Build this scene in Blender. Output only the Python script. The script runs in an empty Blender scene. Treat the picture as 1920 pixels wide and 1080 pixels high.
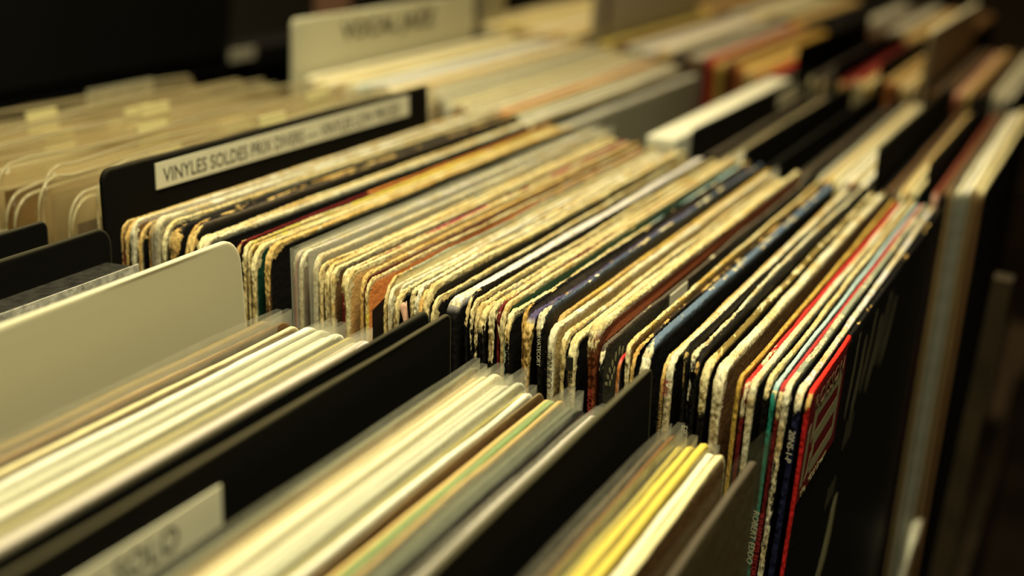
import bpy, math
import numpy as np
from mathutils import Matrix, Vector

C = bpy.context.scene.collection
rng = np.random.default_rng(7)

# ------------------------------------------------------------------ camera
FPX = 2805.3                       # focal length in pixels of a 1920 px wide frame
YAW, PITCH, ROLL = 0.3656, 0.3032, 0.114
CAM = np.array([-0.444, -0.0668, 0.1606])
def basis():
    F = np.array([math.cos(YAW)*math.cos(PITCH), math.sin(YAW)*math.cos(PITCH), -math.sin(PITCH)])
    R = np.array([math.sin(YAW), -math.cos(YAW), 0.]); U = np.cross(R, F)
    c, s = math.cos(ROLL), math.sin(ROLL)
    return c*R + s*U, -s*R + c*U, F
CR_, CU_, CF_ = basis()
def at(px, py, ax, val):
    """the point of the plane (axis ax = val) that the photograph shows at pixel px, py"""
    d = CF_ + (px-960)/FPX*CR_ - (py-540)/FPX*CU_
    return CAM + d*((val-CAM[ax])/d[ax])

# ------------------------------------------------------------------ noise
def _h(i, seed):
    x = np.sin(i*12.9898 + seed*78.233)*43758.5453
    return x - np.floor(x)
def vn(x, seed=0.):
    x = np.asarray(x, float); i = np.floor(x); f = x-i; f = f*f*(3-2*f)
    return _h(i, seed)*(1-f) + _h(i+1, seed)*f
def fbm(x, seed=0., o=3):
    v = 0; a = .5; t = 0
    for k in range(o):
        v = v + a*vn(np.asarray(x)*2**k, seed+k*3.7); t += a; a *= .5
    return v/t - .5
def fbm2(x, k, seed=0., o=2):
    """noise along x that changes gradually with k"""
    k = np.asarray(k, float); i = np.floor(k); f = k-i
    a = fbm(x, seed + 1.3, o)
    out = 0
    for w, j in ((1-f, i), (f, i+1)):
        jj = j.astype(int) if hasattr(j, 'astype') else int(j)
        vals = np.stack([fbm(x, seed+11.1*q, o) for q in range(int(np.max(jj))+1)])
        out = out + w*np.take_along_axis(vals.T, np.broadcast_to(jj, (len(x), jj.shape[-1])), 1)
    return out

# ------------------------------------------------------------------ materials
def new_mat(name):
    m = bpy.data.materials.new(name); m.use_nodes = True
    nt = m.node_tree; b = nt.nodes['Principled BSDF']
    return m, nt, b
def simple(name, col, rough=.6, spec=.4, noise=.0, nscale=200., bump=0.):
    m, nt, b = new_mat(name)
    b.inputs['Base Color'].default_value = (*col, 1); b.inputs['Roughness'].default_value = rough
    b.inputs['Specular IOR Level'].default_value = spec
    if noise or bump:
        tc = nt.nodes.new('ShaderNodeTexCoord'); n = nt.nodes.new('ShaderNodeTexNoise')
        n.inputs['Scale'].default_value = nscale; n.inputs['Detail'].default_value = 4
        nt.links.new(tc.outputs['Object'], n.inputs['Vector'])
        if noise:
            r = nt.nodes.new('ShaderNodeMapRange')
            r.inputs[1].default_value = .3; r.inputs[2].default_value = .7
            r.inputs[3].default_value = 1-noise; r.inputs[4].default_value = 1+noise
            nt.links.new(n.outputs['Fac'], r.inputs[0])
            v = nt.nodes.new('ShaderNodeVectorMath'); v.operation = 'SCALE'
            v.inputs[0].default_value = col; nt.links.new(r.outputs[0], v.inputs['Scale'])
            nt.links.new(v.outputs[0], b.inputs['Base Color'])
        if bump:
            bp = nt.nodes.new('ShaderNodeBump'); bp.inputs['Strength'].default_value = bump; bp.inputs['Distance'].default_value = .0006
            nt.links.new(n.outputs['Fac'], bp.inputs['Height']); nt.links.new(bp.outputs[0], b.inputs['Normal'])
    return m

def card_material(name='printed_cardboard', bump=.65, mottle=1., spec=.12, rough=.58):
    """printed cardboard: ink where sound, bare fibre where the mesh's wear attribute says so"""
    m, nt, b = new_mat(name)
    N, L = nt.nodes.new, nt.links.new
    tc = N('ShaderNodeTexCoord'); oi = N('ShaderNodeObjectInfo')
    add = N('ShaderNodeVectorMath'); add.operation = 'MULTIPLY_ADD'
    L(oi.outputs['Random'], add.inputs[0]); add.inputs[1].default_value = (3, 5, 7); L(tc.outputs['Object'], add.inputs[2])
    n1 = N('ShaderNodeTexNoise'); n1.inputs['Scale'].default_value = 700; n1.inputs['Detail'].default_value = 5; n1.inputs['Roughness'].default_value = .62
    n2 = N('ShaderNodeTexNoise'); n2.inputs['Scale'].default_value = 130; n2.inputs['Detail'].default_value = 4
    n3 = N('ShaderNodeTexNoise'); n3.inputs['Scale'].default_value = 1500; n3.inputs['Detail'].default_value = 3
    mp = N('ShaderNodeVectorMath'); mp.operation = 'MULTIPLY'; L(add.outputs[0], mp.inputs[0]); mp.inputs[1].default_value = (.38, 1.15, .45)
    for n in (n1, n2, n3): L(mp.outputs[0], n.inputs['Vector'])
    w = N('ShaderNodeAttribute'); w.attribute_name = 'wear'
    ink = N('ShaderNodeAttribute'); ink.attribute_name = 'ink'
    pap = N('ShaderNodeAttribute'); pap.attribute_name = 'paper'
    s = N('ShaderNodeMath'); s.operation = 'MULTIPLY_ADD'; L(n1.outputs['Fac'], s.inputs[0]); s.inputs[1].default_value = 1.5; L(w.outputs['Fac'], s.inputs[2])
    mask = N('ShaderNodeMapRange'); mask.interpolation_type = 'SMOOTHSTEP'; L(s.outputs[0], mask.inputs[0])
    mask.inputs[1].default_value = 1.2; mask.inputs[2].default_value = 1.32
    # fibre: stained and mottled
    st = N('ShaderNodeMapRange'); L(n2.outputs['Fac'], st.inputs[0]); st.inputs[1].default_value = .38; st.inputs[2].default_value = .72
    pm = N('ShaderNodeMix'); pm.data_type = 'RGBA'; pm.blend_type = 'MULTIPLY'
    L(st.outputs[0], pm.inputs['Factor']); L(pap.outputs['Color'], pm.inputs['A']); pm.inputs['B'].default_value = (.78, .60, .34, 1)
    sp = N('ShaderNodeMapRange'); L(n3.outputs['Fac'], sp.inputs[0]); sp.inputs[1].default_value = .3; sp.inputs[2].default_value = .55; sp.inputs[3].default_value = 1-.52*mottle; sp.inputs[4].default_value = 1.
    pm2 = N('ShaderNodeVectorMath'); pm2.operation = 'SCALE'; L(pm.outputs['Result'], pm2.inputs[0]); L(sp.outputs[0], pm2.inputs['Scale'])
    mix = N('ShaderNodeMix'); mix.data_type = 'RGBA'; L(mask.outputs[0], mix.inputs['Factor']); L(ink.outputs['Color'], mix.inputs['A']); L(pm2.outputs[0], mix.inputs['B'])
    L(mix.outputs['Result'], b.inputs['Base Color'])
    rg = N('ShaderNodeMapRange'); L(mask.outputs[0], rg.inputs[0]); rg.inputs[3].default_value = rough; rg.inputs[4].default_value = .9
    L(rg.outputs[0], b.inputs['Roughness'])
    sl = N('ShaderNodeMapRange'); L(mask.outputs[0], sl.inputs[0]); sl.inputs[3].default_value = spec; sl.inputs[4].default_value = .08
    L(sl.outputs[0], b.inputs['Specular IOR Level'])
    hs = N('ShaderNodeMath'); hs.operation = 'MULTIPLY_ADD'; L(mask.outputs[0], hs.inputs[0]); hs.inputs[1].default_value = .5; L(n1.outputs['Fac'], hs.inputs[2])
    bp = N('ShaderNodeBump'); bp.inputs['Strength'].default_value = bump; bp.inputs['Distance'].default_value = .0007
    L(hs.outputs[0], bp.inputs['Height']); L(bp.outputs[0], b.inputs['Normal'])
    return m

def plastic(name, tint, opac, rough=.22, graze=.45):
    m, nt, b = new_mat(name); N, L = nt.nodes.new, nt.links.new
    b.inputs['Base Color'].default_value = (*tint, 1); b.inputs['Roughness'].default_value = rough
    b.inputs['Specular IOR Level'].default_value = .6
    tr = N('ShaderNodeBsdfTransparent'); tr.inputs[0].default_value = (.97, .96, .93, 1)
    tc = N('ShaderNodeTexCoord'); n = N('ShaderNodeTexNoise'); n.inputs['Scale'].default_value = 60; n.inputs['Detail'].default_value = 3
    L(tc.outputs['Object'], n.inputs['Vector'])
    bp = N('ShaderNodeBump'); bp.inputs['Strength'].default_value = .5; bp.inputs['Distance'].default_value = .002
    L(n.outputs['Fac'], bp.inputs['Height']); L(bp.outputs[0], b.inputs['Normal'])
    lw = N('ShaderNodeLayerWeight'); lw.inputs['Blend'].default_value = .35
    r = N('ShaderNodeMapRange'); L(lw.outputs['Facing'], r.inputs[0]); r.inputs[3].default_value = opac; r.inputs[4].default_value = min(1, opac+graze)
    mx = N('ShaderNodeMixShader'); L(r.outputs[0], mx.inputs[0]); L(tr.outputs[0], mx.inputs[1]); L(b.outputs[0], mx.inputs[2])
    L(mx.outputs[0], nt.nodes['Material Output'].inputs['Surface'])
    return m

M_CARD = card_material()
M_BOARD = card_material('divider_board', .03, .1, .04, .8)
M_POLY = plastic('clear_polythene', (.80, .78, .66), .13)
M_PVC = plastic('clear_vinyl_sleeve', (.24, .14, .05), .05, .10, .15)
M_PVCS = [M_PVC, plastic('clear_vinyl_brown', (.10, .06, .02), .05, .10, .12), plastic('clear_vinyl_milky', (.44, .35, .19), .06, .12, .20), plastic('clear_vinyl_amber', (.24, .13, .035), .04, .08, .15)]
M_SEAM = plastic('highlight_vinyl', (.55, .48, .30), .40, .08, .3)
M_OLIVE = plastic('olive_tinted_cover', (.30, .30, .18), .05, .2, .25)
M_BLACK = simple('black_divider_board', (.010, .009, .007), .62, .25, .3, 90, .15)
M_GREYB = simple('grey_white_board', (.60, .56, .42), .5, .3, .04, 60, .05)
M_WHITEC = simple('white_card', (.74, .70, .56), .6, .3, .04, 50)
M_LABEL = simple('label_paper', (.72, .68, .52), .55, .35, .03, 80)
M_INK = simple('black_print', (.012, .011, .010), .6, .3)
M_WINK = simple('pale_print', (.62, .58, .44), .6, .3)
M_RINK = simple('red_print', (.35, .03, .03), .6, .3)
M_WOOD = simple('dark_stained_wood', (.035, .022, .012), .55, .3, .4, 40, .2)
M_DARKW = simple('black_paint', (.006, .0055, .005), .7, .2, .2, 10)
M_DISC = simple('tan_picture_disc', (.30, .17, .06), .25, .5, .35, 30)

# ------------------------------------------------------------------ mesh helpers
def mesh_obj(name, V, F, mat, parent=None, smooth=True, attrs=None):
    me = bpy.data.meshes.new(name)
    me.from_pydata([tuple(v) for v in V] if not isinstance(V, np.ndarray) else V.tolist(), [], F)
    if smooth: me.polygons.foreach_set('use_smooth', [True]*len(me.polygons))
    if attrs:
        for k, a in attrs.items():
            if a.ndim == 1:
                t = me.attributes.new(k, 'FLOAT', 'POINT'); t.data.foreach_set('value', a.astype(np.float32))
            else:
                t = me.attributes.new(k, 'FLOAT_COLOR', 'POINT')
                t.data.foreach_set('color', np.c_[a, np.ones(len(a))].astype(np.float32).ravel())
    me.materials.append(mat); me.update()
    o = bpy.data.objects.new(name, me); C.objects.link(o)
    if parent is not None: o.parent = parent
    return o
def thing(name, label, cat, loc, rot=(0, 0, 0), group=None):
    o = bpy.data.objects.new(name, None); o.empty_display_size = .02; C.objects.link(o)
    o.location = loc; o.rotation_euler = rot; o['label'] = label; o['category'] = cat
    if group: o['group'] = group
    return o
def tag(o, label, cat, group=None):
    o['label'] = label; o['category'] = cat
    if group: o['group'] = group
    return o
def box_vf(lo, hi):
    x0, y0, z0 = lo; x1, y1, z1 = hi
    V = [(x0,y0,z0),(x1,y0,z0),(x1,y1,z0),(x0,y1,z0),(x0,y0,z1),(x1,y0,z1),(x1,y1,z1),(x0,y1,z1)]
    F = [(0,3,2,1),(4,5,6,7),(0,1,5,4),(1,2,6,5),(2,3,7,6),(3,0,4,7)]
    return V, F
def boxes(name, bs, mat, parent=None, bevel=0.):
    V, F = [], []
    for lo, hi in bs:
        v, f = box_vf(lo, hi); n = len(V); V += v; F += [tuple(i+n for i in q) for q in f]
    o = mesh_obj(name, V, F, mat, parent, smooth=False)
    if bevel:
        md = o.modifiers.new('bevel', 'BEVEL'); md.width = bevel; md.segments = 2
    return o
def text_part(name, txt, size, origin, d, up, mat, parent, align='LEFT', squeeze=1., bold=0., shear=0.):
    """lettering as a flat mesh part; d: reading direction, up: top of the letters (parent space)"""
    cu = bpy.data.curves.new(name, 'FONT'); cu.body = txt; cu.size = size; cu.align_x = align; cu.offset = bold; cu.shear = shear
    cu.extrude = 0.00003; cu.resolution_u = 3
    tmp = bpy.data.objects.new('tmp', cu); C.objects.link(tmp)
    dg = bpy.context.evaluated_depsgraph_get(); me = bpy.data.meshes.new_from_object(tmp.evaluated_get(dg))
    bpy.data.objects.remove(tmp); bpy.data.curves.remove(cu)
    d = Vector(d).normalized(); u = Vector(up).normalized(); n = d.cross(u)
    me.transform(Matrix.Translation(Vector(origin)) @ Matrix((d, u, n)).transposed().to_4x4() @ Matrix.Diagonal((squeeze, 1, 1, 1)))
    me.materials.clear(); me.materials.append(mat); me.name = name
    o = bpy.data.objects.new(name, me); C.objects.link(o); o.parent = parent
    return o
def flat_shape(name, polys, depth, axis_map, mat, parent):
    """thin printed shapes; polys: lists of 2-D points; axis_map turns (a, b, lift) into a point"""
    V, F = [], []
    for p in polys:
        n = len(V); m = len(p)
        V += [axis_map(a, b, depth) for a, b in p] + [axis_map(a, b, 0) for a, b in p]
        F.append(tuple(range(n, n+m)))
        F += [(n+i, n+m+i, n+m+(i+1) % m, n+(i+1) % m) for i in range(m)]
    return mesh_obj(name, V, F, mat, parent, smooth=False)

# ------------------------------------------------------------------ the sleeve builder
H0 = 0.313
def path(W, H, rf, rb, fine):
    """outline from the foot of the spine, up, along the top and down the far edge: x, z, nx, nz, arclength"""
    def seg(a, b, step):
        n = max(1, int(round(abs(b-a)/step))); return np.linspace(a, b, n+1)[:-1]
    P = []
    zt = H-rf
    a = np.concatenate([seg(0, max(.01, zt-.14), .012), seg(max(.01, zt-.14), zt, fine)])
    P += [(0., z, -1., 0.) for z in a]
    for t in np.linspace(0, math.pi/2, max(5, int(rf*1.57/fine)), endpoint=False):
        P.append((rf-rf*math.cos(t), H-rf+rf*math.sin(t), -math.cos(t), math.sin(t)))
    for x in np.concatenate([seg(rf, .12, fine), seg(.12, W-rb, fine*1.6)]): P.append((x, H, 0., 1.))
    for t in np.linspace(0, math.pi/2, 7, endpoint=False):
        P.append((W-rb+rb*math.sin(t), H-rb+rb*math.cos(t), math.sin(t), math.cos(t)))
    for z in seg(H-rb, 0, .012): P.append((W, z, 1., 0.))
    P.append((W, 0., 1., 0.))
    P = np.array(P); s = np.r_[0, np.cumsum(np.hypot(np.diff(P[:, 0]), np.diff(P[:, 1])))]
    return P, s
def sleeve_mesh(root, t, seed, paper, ink_top, ink_spine, ink_face, wt=.5, ws=.4, amp=.3, ridges=1, rf=.005, rb=.005,
                W=.3125, H=H0, fine=.00055, taper=.5, mats=None, names=('cover', 'spine', 'top_edge'), lump=1., gape=0., bow=0., rim=.0035, wn=1., segs=()):
    P, s = path(W, H, rf, rb, fine); n = len(P); x, z, nx, nz = P.T
    i_c = int(np.argmin(np.abs(x - rf*.3) + np.abs(z-(H-rf*.3))))            # middle of the near corner
    s_c = s[i_c]
    i_e = int(np.argmax(x > W-rb*.5)); 
    near = np.exp(-((s-s_c)/.011)**2)
    NC = 11
    ph = np.linspace(-math.pi/2, math.pi/2, NC)
    yc = np.sign(np.sin(ph))*np.abs(np.sin(ph))**.75*.5
    oc = .34*np.cos(ph)**.8
    depth = np.array([rim, rim*.48, rim*.18])
    y_all = np.concatenate([[-.5]*3, yc, [.5]*3]); K = NC+6
    inw = np.concatenate([depth, np.zeros(NC), depth[::-1]]); cap = np.concatenate([np.zeros(3), np.cos(ph), np.zeros(3)])
    cf = np.concatenate([[0, .25, .7], np.ones(NC), [.7, .25, 0]])           # how freely a ring moves
    tt = t*(1 + .12*lump*near*(seed % 3 > .6) + gape*near)
    A = amp*1e-3*(1+1.2*lump*near)[:, None]
    kk = np.arange(K)[None, :]*.55
    d1 = fbm2(s/.0075, kk, seed, 3); d2 = fbm2(s/.0013, kk, seed+50, 2); d3 = fbm2(s/.010, kk, seed+90, 3); wob = fbm(s/.045, seed+7, 2)[:, None]
    out = (np.concatenate([np.zeros(3), oc, np.zeros(3)])[None, :]*tt[:, None] + A*(1.0*d1+.95*d2)*cf - inw[None, :]
           + (.0022*fbm(s/.06, seed+31, 2)*amp/.3)[:, None]*np.minimum(1, cf)*.35)
    y = y_all[None, :]*tt[:, None] + A*(.5*d3+.5*d2[:, ::-1])*cf
    # splits between the boards
    if ridges > 1:
        for q in range(1, ridges):
            yo = -.5 + q/ridges
            gate = np.clip(fbm(s/.03, seed+q*5, 2)*5+.75, 0, 1)*(1-near*.8)
            out = out - (np.exp(-((y_all-yo)/.07)**2)[None, :]*cap.astype(bool))*(gate*.0012)[:, None]
    X = x[:, None] + nx[:, None]*out; Z = z[:, None] + nz[:, None]*out
    tap = taper + (1-taper)*np.clip(Z/H, 0, 1)
    Y = y*tap + wob*.0010*cf*(Z/H) + bow*np.sin(np.pi*np.clip(X/W, 0, 1))*(Z/H)
    V = np.stack([X, Y, Z], -1)                                              # n x K x 3
    # wear
    wl = wn*(1.1*fbm(s/.012, seed+13, 3)[:, None] + .45*fbm2(s/.004, kk, seed+17, 2))
    on_sp = (np.arange(n) < i_c)
    dist_c = np.where(on_sp, s_c-s, 0)
    base = np.where(on_sp, ws + .75*wn*np.exp(-dist_c/.008), wt)[:, None]
    side = np.concatenate([[-1.2, -.95, -.42], .16*np.cos(ph)-.06, [-.42, -.95, -1.2]])[None, :]
    wear = base + wl + side*max(wn, .3) + .3*wn*near[:, None]
    lerp = np.clip((s-s_c)/.004+.5, 0, 1)[:, None, None]
    ink = np.array(ink_spine)[None, None, :]*(1-lerp) + np.array(ink_top)[None, None, :]*lerp
    ink = np.broadcast_to(ink, (n, K, 3)).copy()
    fc = np.array(ink_face)
    for (xa, xb, colr, wv) in segs:                                          # stretches of the top edge with a look of their own
        q = (~on_sp) & (x >= xa) & (x < xb) & (z > H-.02)
        ink[q] = np.array(colr); wear[q] += wv - wt
    for k, f in ((0, 1), (1, 1), (2, .6), (K-3, .6), (K-2, 1), (K-1, 1)): ink[:, k] = ink[:, k]*(1-f) + fc*f
    pap = np.broadcast_to(np.array(paper), (n, K, 3))
    mats = mats or [M_CARD]*3
    def grid(i0, i1, nm, mat):
        m = i1-i0+1; idx = np.arange(m*K).reshape(m, K)
        F = np.stack([idx[:-1, :-1], idx[1:, :-1], idx[1:, 1:], idx[:-1, 1:]], -1).reshape(-1, 4).tolist()
        sl = slice(i0, i1+1)
        return mesh_obj(nm, V[sl].reshape(-1, 3), F, mat, root, True,
                        {'wear': wear[sl].ravel(), 'ink': ink[sl].reshape(-1, 3), 'paper': pap[sl].reshape(-1, 3)})
    sp = grid(0, i_c, names[1], mats[1]); te = grid(i_c, i_e, names[2], mats[2])
    # the two panels with the far rim: one mesh
    a = V[:, 0]; b = V[:, K-1]; rimg = V[i_e:]
    VV = np.concatenate([a, b, rimg.reshape(-1, 3)]); m = len(rimg)
    idx = 2*n + np.arange(m*K).reshape(m, K)
    F = [tuple(range(n)), tuple(range(2*n-1, n-1, -1))] + np.stack([idx[:-1, :-1], idx[1:, :-1], idx[1:, 1:], idx[:-1, 1:]], -1).reshape(-1, 4).tolist()
    F.append((0, n-1, 2*n-1, n))
    fw = np.concatenate([np.full(2*n, -2.), wear[i_e:].ravel()])
    fi = np.concatenate([np.broadcast_to(fc, (2*n, 3)), ink[i_e:].reshape(-1, 3)])
    cv = mesh_obj(names[0], VV, F, mats[0], root, False, {'wear': fw, 'ink': fi, 'paper': np.broadcast_to(np.array(paper), (len(VV), 3))})
    return cv, sp, te

def place(top, lean, H=H0, yawz=0.):
    """foot position of a card whose near top corner is at top, leaning by lean about its length"""
    return (top[0], top[1]-math.sin(lean)*H, top[2]-math.cos(lean)*H), (-lean, 0, yawz)

def bag(root, t, W, H, mat, seed, over=.008, up=.003, flare=.0016, name='outer_sleeve'):
    """an open-topped polythene bag round a sleeve: folded edge in front, loose corner at the far end"""
    nu, nv = 40, 14
    us = np.linspace(0, 1, nu); V = []
    for sgn in (-1, 1):
        for j in range(nv):
            v = j/(nv-1)
            for u in us:
                xx = -.0012 + u*(W+over+.0012); zz = -.001 + v*(H+up+.001)
                edge = max(0, (u-.93)/.07); topf = max(0, (v-.9)/.1)
                zz += .0005*topf*fbm(np.array([u*7+sgn]), seed, 2)[0]*2
                yy = sgn*(t/2*(.55+.45*v) + .0004 + flare*topf*(.5+abs(fbm(np.array([u*5+3*sgn]), seed+4, 2)[0]))
                          - (t/2)*edge*.8) + .0012*edge*topf*fbm(np.array([seed*3.]), 2., 1)[0]*2
                V.append((xx, yy, zz))
    F = []
    o = nu*nv
    for h in (0, 1):
        for j in range(nv-1):
            for i in range(nu-1):
                q = h*o + j*nu + i
                F.append((q, q+1, q+nu+1, q+nu))
    for j in range(nv-1):
        F.append((j*nu, (j+1)*nu, o+(j+1)*nu, o+j*nu))
        F.append((j*nu+nu-1, (j+1)*nu+nu-1, o+(j+1)*nu+nu-1, o+j*nu+nu-1))
    return mesh_obj(name, V, F, mat, root, True)

# colours -------------------------------------------------------------
CRM = (.76, .66, .38); PAL = (.78, .73, .54); WHT = (.86, .83, .72); TAN = (.60, .42, .17); ORC = (.70, .50, .20)
BLK = (.008, .007, .007); DRK = (.028, .020, .014); BRN = (.16, .085, .035); GRY = (.52, .50, .40); GRN = (.33, .34, .25)
YEL = (.66, .52, .10); OLV = (.48, .40, .10); RED = (.50, .03, .025); PNK = (.62, .36, .26); DGR = (.01, .05, .03)
NAV = (.012, .014, .045); BLU = (.18, .28, .40); LBL = (.42, .56, .58); TEAL = (.02, .21, .16); PTEAL = (.30, .52, .40); MAR = (.13, .012, .012)
ORG = (.62, .22, .06); ROR = (.60, .14, .05); PUR = (.09, .06, .13); MUS = (.55, .36, .08); LAV = (.70, .64, .62); BRR = (.15, .04, .015)
GRE = (.24, .37, .15); CHB = (.10, .08, .06); PWH = (.84, .82, .71); PGR = (.66, .66, .54); GG = (.30, .32, .24); DGG = (.16, .17, .12)

ORD = 'first second third fourth fifth sixth seventh eighth ninth tenth eleventh twelfth thirteenth fourteenth fifteenth sixteenth seventeenth eighteenth nineteenth twentieth'.split()
def ordinal(k):
    if k <= 20: return ORD[k-1]
    tens = {2: 'twenty', 3: 'thirty', 4: 'forty', 5: 'fifty', 6: 'sixty', 7: 'seventy'}[k//10]
    return (tens[:-1]+'ieth') if k % 10 == 0 else tens + '-' + ORD[k % 10-1]

# ------------------------------------------------------------------ the sharp row: worn sleeves
def main_lean(Y): return .02 + .085*min(1, max(0, (Y-.005)/.07))
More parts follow.
